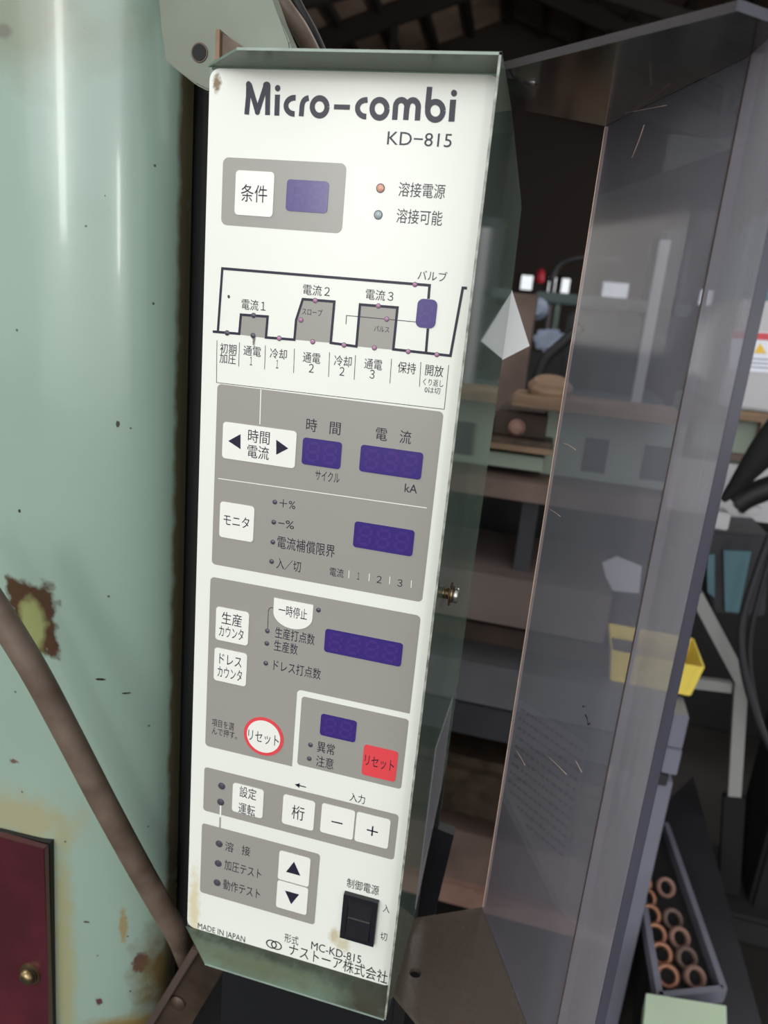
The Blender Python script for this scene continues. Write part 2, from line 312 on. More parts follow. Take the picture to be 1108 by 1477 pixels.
# worn bright edges of the bent sheet
bm = bmesh.new()
e = .0003
add_prism(bm, [(.0262, -LIP-e, Z(.5840)), (XW, -LIP-e, Z(.5840)), (XW, -LIP-e, Z(.5840)+T), (.0262, -LIP-e, Z(.5840)+T)], (0, e, 0))
bmo('worn_edge', bm, 'edge_pale', cb); bm = bmesh.new()
add_prism(bm, [(.0262, -LIP-e, Z(-.0050)), (XW, -LIP-e, Z(-.0050)), (XW, -LIP-e, Z(-.0050)-T), (.0262, -LIP-e, Z(-.0050)-T)], (0, e, 0))
bmo('worn_edge', bm, 'edge_pale', cb); bm = bmesh.new()
add_prism(bm, [(XW-T, -LIP-e, Z(-.0050)-T), (XW, -LIP-e, Z(-.0050)-T), (XW, -LIP-e, Z(.5840)+T), (XW-T, -LIP-e, Z(.5840)+T)], (0, e, 0))
bmo('worn_edge', bm, 'edge_worn', cb)
def rrect(x0, z0, x1, z1, r, n=6, corners=(1, 1, 1, 1)):
    pts = []
    for (cx, cz, a0, k) in ((x1-r, z1-r, 0, 1), (x0+r, z1-r, 90, 0), (x0+r, z0+r, 180, 3), (x1-r, z0+r, 270, 2)):
        rr = r
        for i in range(n+1):
            a = math.radians(a0+90*i/n); pts.append((cx+rr*math.cos(a), cz+rr*math.sin(a)))
    return pts
def flat(name, pts, y, m, parent, thick=0.0, y1=None):
    """polygon in the panel plane, front face at Y=-y; with a thickness it becomes a solid"""
    if thick <= 0: return raw(name, [(x, -y, z) for x, z in pts], [list(range(len(pts)))[::-1]] if False else [list(range(len(pts)))], m, parent)
    bm = bmesh.new(); add_prism(bm, [(x, -y, z) for x, z in pts], (0, thick, 0)); return bmo(name, bm, m, parent)
# face plate
fp = flat('face_plate', rrect(-.0005, Z(-.0018), WP+.0005, Z(HP), .006), 0, 'plate_white', cb, .002)
Y1, Y2, Y3, Y4 = .00008, .00016, .00045, .00055
def quad(cs):
    p = [pc(*c) for c in cs]
    return (p[0][0]+p[3][0])/2, (p[2][1]+p[3][1])/2, (p[1][0]+p[2][0])/2, (p[0][1]+p[1][1])/2
def pxm(x, y):                                      # metres per pixel across and up at a panel point
    a = pc(x, y); p0 = proj((a[0], 0, a[1])); px_ = proj((a[0]+.001, 0, a[1])); pz_ = proj((a[0], 0, a[1]+.001))
    return .001/(px_[0]-p0[0]), .001/(p0[1]-pz_[1])
# ---- lettering
fc = bpy.data.curves.new('txt', 'FONT'); fc.resolution_u = 3
fo = bpy.data.objects.new('txt', fc); COL.objects.link(fo)
cache = {}
def glyphs(s, off=0.0):
    if (s, off) in cache: return cache[(s, off)]
    fc.body = s; fc.offset = off; fc.size = 1
    dg = bpy.context.evaluated_depsgraph_get(); dg.update()
    me = bpy.data.meshes.new_from_object(fo.evaluated_get(dg))
    V = [tuple(v.co) for v in me.vertices]; Fc = [list(p.vertices) for p in me.polygons]; bpy.data.meshes.remove(me)
    cache[(s, off)] = (V, Fc); return cache[(s, off)]
def bb(V, k): return min(v[k] for v in V), max(v[k] for v in V)
REF = bb(glyphs('国')[0], 1); REFL = bb(glyphs('H')[0], 1)
def text(s, x, y, wpx, hpx, parent, depth=Y2, m='ink', name='lettering', off=.0, place=None, cjk=None):
    V, Fc = glyphs(s, off); x0, x1 = bb(V, 0); sx, sz = pxm(x, y)
    if cjk is None: cjk = any(ord(c) > 0x2fff for c in s)
    ref = REF if cjk else REFL
    a = pc(x, y); kx = wpx*sx/(x1-x0); kz = hpx*sz/(ref[1]-ref[0]); zc = (ref[0]+ref[1])/2; xc = (x0+x1)/2
    return raw(name, [(a[0]+(v[0]-xc)*kx, -depth, a[1]+(v[1]-zc)*kz) for v in V], Fc, m, parent)
def stroke_poly(P, wd, round0=False, round1=False):
    """outline of a constant-width stroke through panel points"""
    P = [Vector(p) for p in P]; L_, R_ = [], []; n = len(P); h = wd/2
    for i in range(n):
        d0 = (P[i]-P[i-1]).normalized() if i else None; d1 = (P[i+1]-P[i]).normalized() if i < n-1 else None
        if d0 is None: nn = Vector((-d1.y, d1.x)); k = 1
        elif d1 is None: nn = Vector((-d0.y, d0.x)); k = 1
        else:
            nn = (Vector((-d0.y, d0.x))+Vector((-d1.y, d1.x))).normalized(); k = 1/max(.35, nn.dot(Vector((-d0.y, d0.x))))
        L_.append(P[i]+nn*h*k); R_.append(P[i]-nn*h*k)
    return L_, R_
def strokes(name, lst, wd, m, parent, depth=Y2):
    """lst: polylines in panel metres -> one flat mesh"""
    V, Fc = [], []
    for P in lst:
        L_, R_ = stroke_poly(P, wd); b = len(V); V += L_+R_; n = len(L_)
        for i in range(n-1): Fc.append((b+i, b+i+1, b+n+i+1, b+n+i))
    return raw(name, [(v.x, -depth, v.y) for v in V], Fc, m, parent)
def pl(pts): return [pc(*p) for p in pts]
def disc(name, x, y, rpx, m, parent, depth, thick=0, seg=20, rz=None):
    a = pc(x, y); sx, sz = pxm(x, y); r = rpx*sx
    return flat(name, [(a[0]+r*math.cos(2*math.pi*k/seg), a[1]+r*math.sin(2*math.pi*k/seg)) for k in range(seg)], depth, m, parent, thick)
# title: geometric bold strokes, drawn on a grid taken at the panel
def arc(cx, cy, rx, ry, a0, a1, n=16): return [(cx+rx*math.cos(math.radians(a0+(a1-a0)*i/n)), cy-ry*math.sin(math.radians(a0+(a1-a0)*i/n))) for i in range(n+1)]
def T1(pts): return [pc(340+x/6.518, 100+y/6.518) for x, y in pts]
def T2(pts): return [pc(500+x/6.518, 110+y/6.518) for x, y in pts]
sxm = pxm(430, 150)[0]/6.518
def put_letter(parts, T_, wd, k):
    V, Fc = [], []
    for j, (P, kind) in enumerate(parts):                 # strokes overlap, so each lies a hair above the last
        dep = -Y2-.000015*j; b = len(V); Q = T_(P)
        if kind == 'dot': V += [(q[0], dep, q[1]) for q in Q[:-1]]; Fc.append(tuple(range(b, b+len(Q)-1))); continue
        L_, R_ = stroke_poly(Q, wd); n = len(L_); V += [(v.x, dep, v.y) for v in L_+R_]
        for i in range(n-1): Fc.append((b+i, b+i+1, b+n+i+1, b+n+i))
    raw('title_letter', V, Fc, 'ink', fp)
WD = 50*sxm
def wiggle(lst): return lst
put_letter([([(104, 425), (120, 250), (122, 145)], 's'), (arc(122, 145, 25, 34, 0, 360), 'dot'), ([(130, 140), (205, 400)], 's'), (arc(205, 402, 24, 28, 0, 360), 'dot'),
            ([(205, 400), (285, 150)], 's'), (arc(293, 150, 35, 34, 0, 360), 'dot'), ([(305, 150), (300, 430)], 's')], T1, 46*sxm, 0)
put_letter([([(394, 238), (387, 436)], 's'), (arc(396, 178, 26, 31, 0, 360), 'dot')], T1, WD*.95, 0)
put_letter([([(565, 268)]+arc(552, 344, 78, 76, 92, 268)+[(555, 420)], 's')], T1, 46*sxm, 0)
put_letter([([(617, 442), (624, 345)]+arc(690, 345, 64, 74, 172, 98)+[(688, 270)], 's')], T1, 46*sxm, 0)
put_letter([(arc(790, 354, 69, 82, 0, 360, 32), 's')], T1, 48*sxm, 0)
put_letter([([(925, 353), (1075, 358)], 's')], T1, 40*sxm, 0)
put_letter([([(198, 222)]+arc(183, 302, 80, 78, 90, 270)+[(186, 380)], 's')], T2, 46*sxm, 1)
put_letter([(arc(310, 307, 70, 84, 0, 360, 32), 's')], T2, 48*sxm, 0)
put_letter([([(452, 411), (460, 300)]+arc(515, 290, 54, 66, 175, 5)+[(556, 412)], 's'), ([(556, 412), (566, 300)]+arc(623, 292, 52, 66, 175, 5)+[(666, 417)], 's')], T2, 48*sxm, 1)
put_letter([([(782, 100), (762, 300)], 's'), (arc(835, 326, 72, 84, 0, 360, 32), 's')], T2, 48*sxm, 0)
put_letter([([(1003, 220), (986, 428)], 's'), (arc(1011, 160, 29, 33, 0, 360), 'dot')], T2, 52*sxm, 0)
text('KD−815', 605, 201, 93, 19, fp, cjk=False)
# ---- printed fields
def field(cs, r=.0035, y=Y1, m='field_grey', name='printed_field'):
    return flat(name, rrect(*quad(cs), r), y, m, fp)
def button(cs, r=.0022, m='button_white', name='push_button'):
    return flat(name, rrect(*quad(cs), r), Y3, m, cb, .0004)
def digits(dw, q, n):
    x0, z0, x1, z1 = q; cw = (x1-x0)/(n+.25); hh = (z1-z0)*.66; zc = (z0+z1)/2
    for i in range(n):
        cx = x0+cw*(i+.62); V, Fc = [], []; dw_, dh = cw*.30, hh/2; t = cw*.085; g = t*.9
        segs = [((-dw_+g, dh), (dw_-g, dh)), ((-dw_+g, 0), (dw_-g, 0)), ((-dw_+g, -dh), (dw_-g, -dh)), ((-dw_, g), (-dw_, dh-g)), ((dw_, g), (dw_, dh-g)), ((-dw_, -dh+g), (-dw_, -g)), ((dw_, -dh+g), (dw_, -g))]
        for a, b in segs:
            sl = lambda p: Vector((cx+p[0]+p[1]*.08, zc+p[1])); L_, R_ = stroke_poly([sl(a), sl(b)], t*2); b0 = len(V); V += L_+R_; Fc.append((b0, b0+1, b0+3, b0+2))
        raw('digit', [(v.x, -Y4, v.y) for v in V], Fc, 'violet_seg', dw)
def display(cs, n, r=.002):
    q = quad(cs); d = flat('display_window', rrect(*q, r), Y3, 'violet', cb, .0004); digits(d, q, n); return d
def led(x, y, r, m='led_dark', dep=None):
    a = pc(x, y); rr = r*pxm(x, y)[0]
    o = lathe('indicator_light', [(rr*1.0, 0), (rr*.95, .0003), (rr*.6, .0006), (rr*.1, .0007)], (a[0], -Y1, a[1]), (0, -1, 0), m, cb, 16)
    lathe('bezel_ring', [(rr*1.22, 0), (rr*1.22, .00015), (rr*1.0, .00018)], (a[0], -Y1, a[1]), (0, -1, 0), 'led_ring', o, 16)
    return o
field([(321.5, 227.7), (500, 234.7), (493.8, 337.3), (319.4, 324)])
b = button([(341, 246), (397, 248), (393, 312.8), (338.5, 310.3)]); text('条件', 367, 280, 38, 24, b, Y4)
display([(414, 258.8), (475, 261.7), (472, 308), (412.8, 304)], 2)
led(549, 271.5, 5.2, 'led_orange'); led(545.7, 310, 5.2, 'led_clear')
text('溶接電源', 608.5, 275.2, 67, 20, fp); text('溶接可能', 605, 313.6, 66, 20, fp)
def D(*pts): return [pc(290+x/2.462, 360+y/2.462) for x, y in pts]
for cs in ([(140, 233), (237, 240), (229, 314), (138, 302)], [(338, 250), (362, 178), (473, 187), (460, 331), (334, 320)], [(566, 197), (698, 208), (684, 356), (555, 344)]):
    flat('printed_field', D(*cs), Y1, 'field_grey', fp)
lw = 8.6/2.462*pxm(450, 450)[0]
strokes('diagram_line', [D((60, 294), (76, 67), (812, 127), (808, 175))], lw, 'ink', fp)
strokes('diagram_line', [D((42, 291), (136, 299), (142, 231), (237, 238), (231, 312), (332, 320), (338, 250), (362, 176), (474, 185), (461, 331), (552, 344), (565, 195), (698, 206), (683, 354), (886, 377), (930, 136), (945, 137))], lw, 'ink', fp, Y2+.00002)
strokes('diagram_line', [D((806, 280), (799, 368))], lw, 'ink', fp)
strokes('pulse_line', [D((515, 265), (517, 234), (765, 257))], lw*.25, 'ink', fp, Y2+.00003)
for a, b in (((57, 322), (55, 472)), ((137, 330), (134, 415)), ((229, 340), (226, 425)), ((332, 352), (329, 438)), ((457, 365), (453, 452)), ((549, 375), (544, 462)), ((677, 388), (671, 475)), ((781, 400), (776, 487)), ((880, 410), (864, 567)), ((55, 472), (864, 567))):
    strokes('divider_line', [D(a, b)], lw*.22, 'ink', fp)
for x, y in ((93, 296), (187, 234), (185, 305), (278, 315), (406, 181), (355, 250), (397, 327), (508, 339), (630, 200), (660, 247), (616, 349), (736, 362), (760, 124), (838, 373)):
    led(290+x/2.462, 360+y/2.462, 3.0, 'led_pink' if x > 200 else 'led_dark')
display([(602.4, 430.6), (631.5, 432.3), (628, 474.5), (600, 471.7)], 1, .0032)
def TD(s, x, y, w_, h_, off=0.): text(s, 290+x/2.462, 360+y/2.462, w_/2.462, h_/2.462, fp, off=off)
TD('バルブ', 822, 95, 104, 34); TD('電流１', 187, 198, 85, 36); TD('電流２', 410, 146, 95, 36); TD('電流３', 634, 163, 98, 36)
TD('スロープ', 395, 223, 72, 24); TD('パルス', 642, 283, 54, 22)
TD('初期', 97, 353, 58, 34); TD('加圧', 95, 388, 58, 34); TD('通電', 182, 361, 62, 34); TD('１', 178, 396, 8, 36); TD('冷却', 275, 371, 60, 34); TD('１', 271, 407, 8, 36)
TD('通電', 393, 385, 62, 36); TD('２', 392, 422, 17, 36); TD('冷却', 504, 397, 62, 36); TD('２', 501, 433, 17, 36); TD('通電', 612, 408, 63, 36); TD('３', 608, 443, 17, 36)
TD('保持', 731, 421, 64, 38); TD('開放', 829, 431, 64, 38); TD('くり返し', 825, 473, 72, 24); TD('0は切', 822, 500, 55, 22)
field([(313, 554.5), (640, 593), (609.7, 864.5), (306, 817.5)], .0028)
def E3(x, y): return (280+x/2.77, 560+y/2.77)
def S3(*pts): return [pc(*E3(*p)) for p in pts]
strokes('white_line', [[pc(376.5, 562), pc(375, 612)]], lw*.42, 'print_white', fp)
b = button([(322.6, 608.7), (428.7, 621.4), (425.5, 674.8), (320.4, 661)])
text('時間', 373.9, 630.4, 31, 18, b, Y4); text('電流', 372.8, 652.5, 31, 18, b, Y4)
flat('arrow_mark', pl([(329.8, 635.8), (347.5, 626), (347.5, 647.7)]), Y4, 'ink', b); flat('arrow_mark', pl([(399, 634), (416.5, 646.6), (399, 655.7)]), Y4, 'ink', b)
text('時', 449.7, 613.6, 15.5, 18, fp); text('間', 483.6, 618, 15.5, 18, fp); text('電', 550.4, 626.6, 16.5, 18, fp); text('流', 585, 631, 16.5, 18, fp)
display([(437.4, 631), (493.7, 637.6), (491.2, 676), (435.2, 670)], 2); display([(520.8, 642), (610.7, 652), (607.8, 691.4), (518.3, 680.2)], 3)
text('サイクル', 472.4, 687.6, 35, 15, fp); text('kA', 593, 704.6, 18, 12, fp)
strokes('white_line', [pl([(315, 690), (615.7, 732.6)])], lw*.35, 'print_white', fp)
b = button([(318.6, 724.3), (367.4, 729), (365.6, 780.2), (316, 775.5)]); text('モニタ', 341.4, 752, 37, 16, b, Y4)
for x, y in ((396.6, 724), (395, 753), (393.7, 781.7), (392, 809.8)): led(x, y, 2.8)
text('＋%', 414.7, 727, 23, 14, fp); text('−%', 412.9, 756, 23, 11, fp); text('電流補償限界', 441.4, 788.8, 83, 17, fp); text('入／切', 416.5, 815.2, 35, 15, fp)
display([(512, 752.4), (598.4, 764), (595.2, 801.9), (509.2, 789.2)], 3)
text('電流', 485.8, 826, 20, 12, fp)
for x, y in ((619, 743), (700, 755), (782, 767), (868, 782)): strokes('white_line', [S3((x+1, y-15), (x-1, y+15))], lw*.3, 'print_white', fp)
text('１', 517.2, 831, 3, 12, fp); text('２', 547.1, 836, 7, 12, fp); text('３', 577, 841, 7, 12, fp)
# counter field: an L shape round the alarm field
q = quad([(304, 833.7), (607, 885.9), (592, 1028), (296, 1077)])
P = lambda x, y: pc(x, y)
x0 = pc(300, 950)[0]; x1 = (pc(606.8, 885.9)[0]+pc(592, 1028)[0])/2; zt = (pc(304, 833.7)[1]+pc(606.8, 885.9)[1])/2; zb = (pc(296, 1077)[1]+pc(422.5, 1104)[1])/2
xm = pc(424.5, 1060)[0]; zm = (pc(435, 997)[1]+pc(592, 1028)[1])/2; r = .003
def corner(cx, cz, r, a0, a1, n=5): return [(cx+r*math.cos(math.radians(a0+(a1-a0)*i/n)), cz+r*math.sin(math.radians(a0+(a1-a0)*i/n))) for i in range(n+1)]
Lp = corner(x1-r, zt-r, r, 0, 90)
Lp = corner(x0+r, zb+r, r, 180, 270)+[(xm, zb)]+corner(xm+r, zm-r, r, 180, 90)+[(x1, zm)]+corner(x1-r, zt-r, r, 0, 90)+corner(x0+r, zt-r, r, 90, 180)
flat('printed_field', Lp, Y1, 'field_grey', fp)
aq = quad([(435.4, 1006), (590.5, 1035.8), (580, 1137.7), (428.6, 1103.4)])
flat('printed_field', rrect(aq[0], aq[1], x1, aq[3], .0022), Y1, 'field_grey', fp)
b = button([(312.6, 875.5), (360, 882), (357.7, 930), (310.7, 922.9)]); text('生産', 334.8, 893.4, 29, 17, b, Y4); text('カウンタ', 334, 912.8, 35, 16, b, Y4)
b = button([(310, 934.7), (357.3, 941.4), (354.8, 988.4), (308.5, 981.7)]); text('ドレス', 332.9, 952.4, 32, 16, b, Y4); text('カウンタ', 331.8, 971.5, 35, 16, b, Y4)
xa, za = pc(395.8, 862.6); xb_, zb2 = pc(452.5, 871.8); zlow = pc(423.6, 907)[1]; zz = (za+zb2)/2; rr = (xb_-xa)/2
b = flat('push_button', [(xa, zz), (xb_, zz)]+[((xa+xb_)/2+rr*math.cos(math.radians(a))*1.0, (zlow+rr*.72)-rr*.72*math.sin(math.radians(-a))*1.0) for a in range(0, -181, -12)], Y3, 'button_white', cb, .0004)
text('一時停止', 422.9, 883, 41, 15, b, Y4)
led(459.5, 879.8, 2.8)
for x, y in ((385.8, 910), (385, 928), (383.6, 956.6)): led(x, y, 2.8)
strokes('pulse_line', [pl([(386.3, 907), (387.3, 881), (388.6, 877.5), (391, 876.3), (396, 876.8)])], lw*.25, 'ink', fp)
text('生産打点数', 425.4, 917.6, 57, 15, fp); text('生産数', 412.5, 934, 34, 15, fp); text('ドレス打点数', 428.6, 966, 68, 15, fp)
display([(469.9, 907), (582, 927.3), (578.3, 960.6), (467.3, 940.3)], 4)
text('項目を選', 321.8, 1045, 32, 10.5, fp); text('んで押す。', 324, 1057.5, 36, 10.5, fp)
b = disc('push_button', 380.5, 1062, 28.5, 'red_print', cb, Y3, .0004, 48); disc('button_face', 380.5, 1062, 24, 'button_white', b, Y3+.00005, 0, 48)
text('リセット', 380.5, 1063.8, 44, 16, b, Y4+.00003)
display([(463.2, 1029.5), (515, 1039), (512.8, 1070.6), (461.7, 1059.8)], 2)
led(448, 1074.3, 2.8); led(446.2, 1094.2, 2.8); text('異常', 470.2, 1079.4, 25, 15, fp); text('注意', 468.7, 1100, 25, 15, fp)
b = button([(525.4, 1073.5), (574.2, 1083.5), (570.9, 1127.2), (521.7, 1117.2)], .0022, 'red_print'); text('リセット', 547.6, 1100, 42, 16, b, Y4)
field([(295.4, 1109), (575.2, 1172), (569.4, 1237), (292.5, 1172)], .0025)
led(320, 1133.7, 4.2); led(318.5, 1156.8, 4.2)
b = button([(336.5, 1129.7), (381, 1137.7), (379, 1179.5), (334.7, 1170)]); text('設定', 358.2, 1143.8, 24, 15, b, Y4); text('運転', 356.4, 1167.3, 24, 15, b, Y4)
b = button([(409, 1145), (455, 1155.7), (452.4, 1197.6), (407, 1187.5)]); text('桁', 430.4, 1172.3, 18, 19, b, Y4)
q = quad([(464.7, 1159.3), (563.2, 1180.3), (560.4, 1223.6), (462, 1200)]); xm2 = (q[0]+q[2])/2; g = .0006
b = flat('push_button', rrect(q[0], q[1], xm2-g, q[3], .0018), Y3, 'button_white', cb, .0004)
strokes('minus_mark', [pl([(478.5, 1184), (494.5, 1187.6)])], lw*.7, 'ink', b, Y4)
b = flat('push_button', rrect(xm2+g, q[1], q[2], q[3], .0018), Y3, 'button_white', cb, .0004)
a = pc(537.4, 1198); k = 8*pxm(537, 1198)[0]
strokes('plus_mark', [[(a[0]-k, a[1]), (a[0]+k, a[1])], [(a[0], a[1]-k), (a[0], a[1]+k)]], lw*.7, 'ink', b, Y4)
a = pc(425.3, 1131.3); c_ = pc(441.6, 1134.5); sx_ = pxm(430, 1132)[0]
strokes('arrow_shaft', [[(a[0]+3*sx_, a[1]), (c_[0], a[1])]], lw*.5, 'ink', fp); flat('arrow_mark', [(a[0], a[1]), (a[0]+7*sx_, a[1]+3.6*sx_), (a[0]+7*sx_, a[1]-3.6*sx_)], Y2, 'ink', fp)
text('入力', 515.6, 1151.5, 22, 12, fp)
xl = pc(318.4, 1165)[0]; zf = pc(318, 1180)[1]; za = pc(318.4, 1161)[1]; zc_ = pc(317.5, 1194)[1]
strokes('white_line', [[(xl, za), (xl, zf+.0008)]], lw*.8, 'print_white', fp); strokes('grey_line', [[(xl, zf+.0008), (xl, zc_)]], lw*.8, 'print_mid', fp)
field([(291.8, 1189.3), (462.2, 1229.7), (453.9, 1332.6), (288, 1287.8)], .0025)
for x, y in ((316.3, 1217), (314.9, 1245.2), (313.4, 1273)): led(x, y, 4.2)
text('溶', 331, 1221.6, 12, 13, fp); text('接', 355, 1227.4, 12, 13, fp); text('加圧テスト', 350.3, 1254, 53, 14, fp); text('動作テスト', 348.6, 1282.5, 53, 14, fp)
q = quad([(403.3, 1226.5), (448.4, 1237.3), (442.3, 1319.2), (398.6, 1307.7)]); zm2 = (pc(400.8, 1269.4)[1]+pc(445.2, 1278.4)[1])/2
b = flat('push_button', rrect(q[0], zm2+g, q[2], q[3], .0018), Y3, 'button_white', cb, .0004)
def tri(b, x, y, s, up):
    a = pc(x, y); k = s*pxm(x, y)[0]; flat('arrow_mark', [(a[0]-k, a[1]-k*up), (a[0]+k, a[1]-k*up), (a[0], a[1]+k*.9*up)], Y4, 'ink', b)
tri(b, 424, 1250.5, 10.4, 1)
b = flat('push_button', rrect(q[0], q[1], q[2], zm2-g, .0018), Y3, 'button_white', cb, .0004); tri(b, 421, 1295.5, 10.2, -1)
text('制御電源', 523.5, 1279.2, 46, 13, fp); text('入', 557.5, 1310.7, 9.5, 11, fp); text('切', 553.7, 1350.8, 9.5, 11, fp)
# MADE IN JAPAN and the maker's line
text('MADE IN JAPAN', 319.3, 1344.8, 68, 8, fp); text('形式', 420.6, 1355, 20, 12, fp)
text('MC-KD-815', 484.8, 1373.6, 72, 11, fp); text('ナストーア株式会社', 487, 1389.5, 142, 17, fp, m='ink_black')
ls = pxm(395, 1363)[0]
for dx in (-3.6, 3.6):
    a = pc(395.3+dx, 1362.6+dx*.28); strokes('emblem_ring', [[(a[0]+7*ls*math.cos(2*math.pi*k/28), a[1]+6.2*ls*math.sin(2*math.pi*k/28)) for k in range(29)]], 1.7*ls, 'ink_black', fp, Y2+.00001*(dx > 0))
# rocker switch
q = quad([(497.9, 1285), (548, 1297.4), (539.8, 1360.2), (492, 1347.2)])
rs = bpy.data.objects.new('rocker_switch', None); COL.objects.link(rs); rs.parent = cb
x0, z0, x1, z1 = q; bm = bmesh.new(); bw = .0036
for (a, b_, c, d) in ((x0, x1, z0, z0+bw), (x0, x1, z1-bw, z1), (x0, x0+bw, z0+bw, z1-bw), (x1-bw, x1, z0+bw, z1-bw)):
    add_prism(bm, [(a, -.0035, c), (b_, -.0035, c), (b_, -.0035, d), (a, -.0035, d)], (0, .0034, 0))
bezel = bmo('bezel', bm, 'rocker_black', rs)
zc = (z0+z1)/2; bm = bmesh.new()
prof = [(-.0004, z0+bw), (-.0046, z0+bw), (-.0030, zc), (-.0008, z1-bw), (0, z1-bw)]
add_prism(bm, [(x0+bw+.0004, y, z) for y, z in prof], (x1-x0-2*bw-.0008, 0, 0)); bmo('rocker', bm, 'rocker_black', rs)
box('divider_highlight', x0+bw+.001, x1-bw-.001, -.0034, -.0026, zc-.0003, zc+.0003, 'steel', rs)  # bright strip put in as the highlight along the rocker's divider
# screw with washers on the side
p = onX(640, 855, XW); sy, sz_ = p.y, p.z
sc = lathe('hinge_stud', [(.0030, 0), (.0030, .0075)], (XW, sy, sz_), (1, 0, 0), 'brass', cb, 20)
for h, r_, t_, m_ in ((.0040, .0074, .0007, 'steel_brown'), (.0049, .0052, .0008, 'brass'), (.0058, .0048, .0010, 'steel_brown')): lathe('washer', [(r_, 0), (r_, t_)], (XW+h, sy, sz_), (1, 0, 0), m_, sc, 24)
lathe('screw_head', [(.0050, 0), (.0052, .0012), (.0046, .0024), (.0028, .0031), (.0, .0033)], (XW+.0069, sy, sz_), (1, 0, 0), 'steel', sc, 24)
for k in range(4): lathe('thread_ring', [(.0034, 0), (.0036, .0003), (.0034, .0006)], (XW+.0004+k*.0009, sy, sz_), (1, 0, 0), 'brass', sc, 20)
# rating plate on the right side sheet, its foot parallel to the slanting edge
def chz(y): return .068+(y-.18)*(.0725/.1025)
y0_, y1_ = .072, .152; rt = prism('rating_plate', [(XW, y0_, Z(chz(y0_)+.010)), (XW, y1_, Z(chz(y1_)+.010)), (XW, y1_, Z(.150)), (XW, y0_, Z(.150))], (.0004, 0, 0), 'rating_plate', cb)
rb = bmesh.new()
for i in range(12):
    y_ = y0_+.004; zz_ = .141-i*.009
    while y_ < y1_-.006:
        l_ = random.uniform(.002, .006)
        if zz_ > chz(y_+l_)+.016: addbox(rb, XW+.0004, XW+.00045, y_, min(y_+l_, y1_-.003), Z(zz_), Z(zz_+.0026))
        y_ += l_+.0018
bmo('blurred_print', rb, 'ink', rt)
# ---------------------------------------------------------------- smoked cover
cv = thing('hinged_cover', 'smoked clear acrylic cover swung open beside the white control panel', 'cover')
zt, zb = Z(.586), Z(-.0118); TH = .005
E1 = Vector((.2143, .108)); E2 = Vector((.272, -.0205)); E3_ = Vector((.2810, -.0900))
def wall2(name, a, b, off, m, parent, z0=zb, z1=zt):
    a3 = [Vector((a.x, a.y, z0)), Vector((b.x, b.y, z0)), Vector((b.x, b.y, z1)), Vector((a.x, a.y, z1))]
    return prism(name, a3, (off.x, off.y, 0), m, parent, .0004)
dA = (E2-E1).normalized(); nA = Vector((-dA.y, dA.x)); nA = nA if nA.x > 0 else -nA
dB = (E3_-E2).normalized(); nB = Vector((-dB.y, dB.x)); nB = nB if nB.x > 0 else -nB
wa = wall2('wide_pane', E1+dA*.0012, E2, nA*.0024, 'smoked_acrylic', cv)
wbp = wall2('narrow_pane', E2+dB*.0035, E3_-dB*.0006, nB*TH, 'smoked_narrow', cv)
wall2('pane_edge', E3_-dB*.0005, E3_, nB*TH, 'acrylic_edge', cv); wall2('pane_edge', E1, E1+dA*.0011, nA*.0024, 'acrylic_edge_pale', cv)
wall2('glued_joint', E2+dA*.0002, E2+dB*.0034, nB*.002, 'glued_joint_mat', cv)
def onA(x, y):                                       # a pixel on the camera side of the wide pane
    v = ray(x, y); n = Vector((nA.x, nA.y, 0)); b0 = Vector((E1.x, E1.y, 0)); return CAM + v*((b0-CAM).dot(n)/v.dot(n)) - n*.0003
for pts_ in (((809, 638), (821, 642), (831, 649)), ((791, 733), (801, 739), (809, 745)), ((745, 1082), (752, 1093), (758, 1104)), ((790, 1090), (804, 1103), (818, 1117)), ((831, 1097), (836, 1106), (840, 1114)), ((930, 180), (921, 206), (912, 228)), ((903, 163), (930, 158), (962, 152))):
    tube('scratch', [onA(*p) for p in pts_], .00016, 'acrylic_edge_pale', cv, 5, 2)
tube('ink_mark', [onA(*p) for p in ((845, 1031), (848, 1037), (849, 1045), (852, 1043))], .0004, 'ink_black', cv, 6, 3); tube('ink_mark', [onA(842, 1018), onA(842.5, 1020)], .0006, 'ink_black', cv, 6, 2)
def flange(z, dz, nm):
    o1 = E1; pts = [(.1568, .0740), (o1.x, o1.y), (E2.x, E2.y), (.2762, -.0530), (.2570, -.0678), (.1600, .0070), (.1535, .0150), (.1500, .035), (.1490, .060)]
    c = Vector((.1735, .0270)); n = 24; R0 = .0045; bm = bmesh.new()
    outer = [Vector(p) for p in pts]; m_ = len(outer)
    # dense outline so the ring round the hole triangulates cleanly
    ov = [(bm.verts.new((p.x, p.y, z)), bm.verts.new((p.x, p.y, z+dz))) for p in outer]
    hv = [(bm.verts.new((c.x+R0*math.cos(2*math.pi*k/n), c.y+R0*math.sin(2*math.pi*k/n), z)), bm.verts.new((c.x+R0*math.cos(2*math.pi*k/n), c.y+R0*math.sin(2*math.pi*k/n), z+dz))) for k in range(n)]
    for lst in (ov, hv):
        for i in range(len(lst)):
            a, b = lst[i], lst[(i+1) % len(lst)]; bm.faces.new((a[0], b[0], b[1], a[1]))
    bm.edges.ensure_lookup_table()
    for lv in (0, 1):
        ed = []
        for lst in (ov, hv):
            for i in range(len(lst)):
                ed.append(bm.edges.get((lst[i][lv], lst[(i+1) % len(lst)][lv])))
        bmesh.ops.triangle_fill(bm, use_beauty=True, use_dissolve=False, edges=ed)
    return bmo(nm, bm, 'smoked_flange_shaded' if dz > 0 else 'smoked_flange_lit', cv)
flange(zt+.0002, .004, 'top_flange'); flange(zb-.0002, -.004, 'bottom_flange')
o = box('flange_edge', .2572, .2765, -.0700, -.0690, zt+.0002, zt+.0042, 'acrylic_edge', cv)
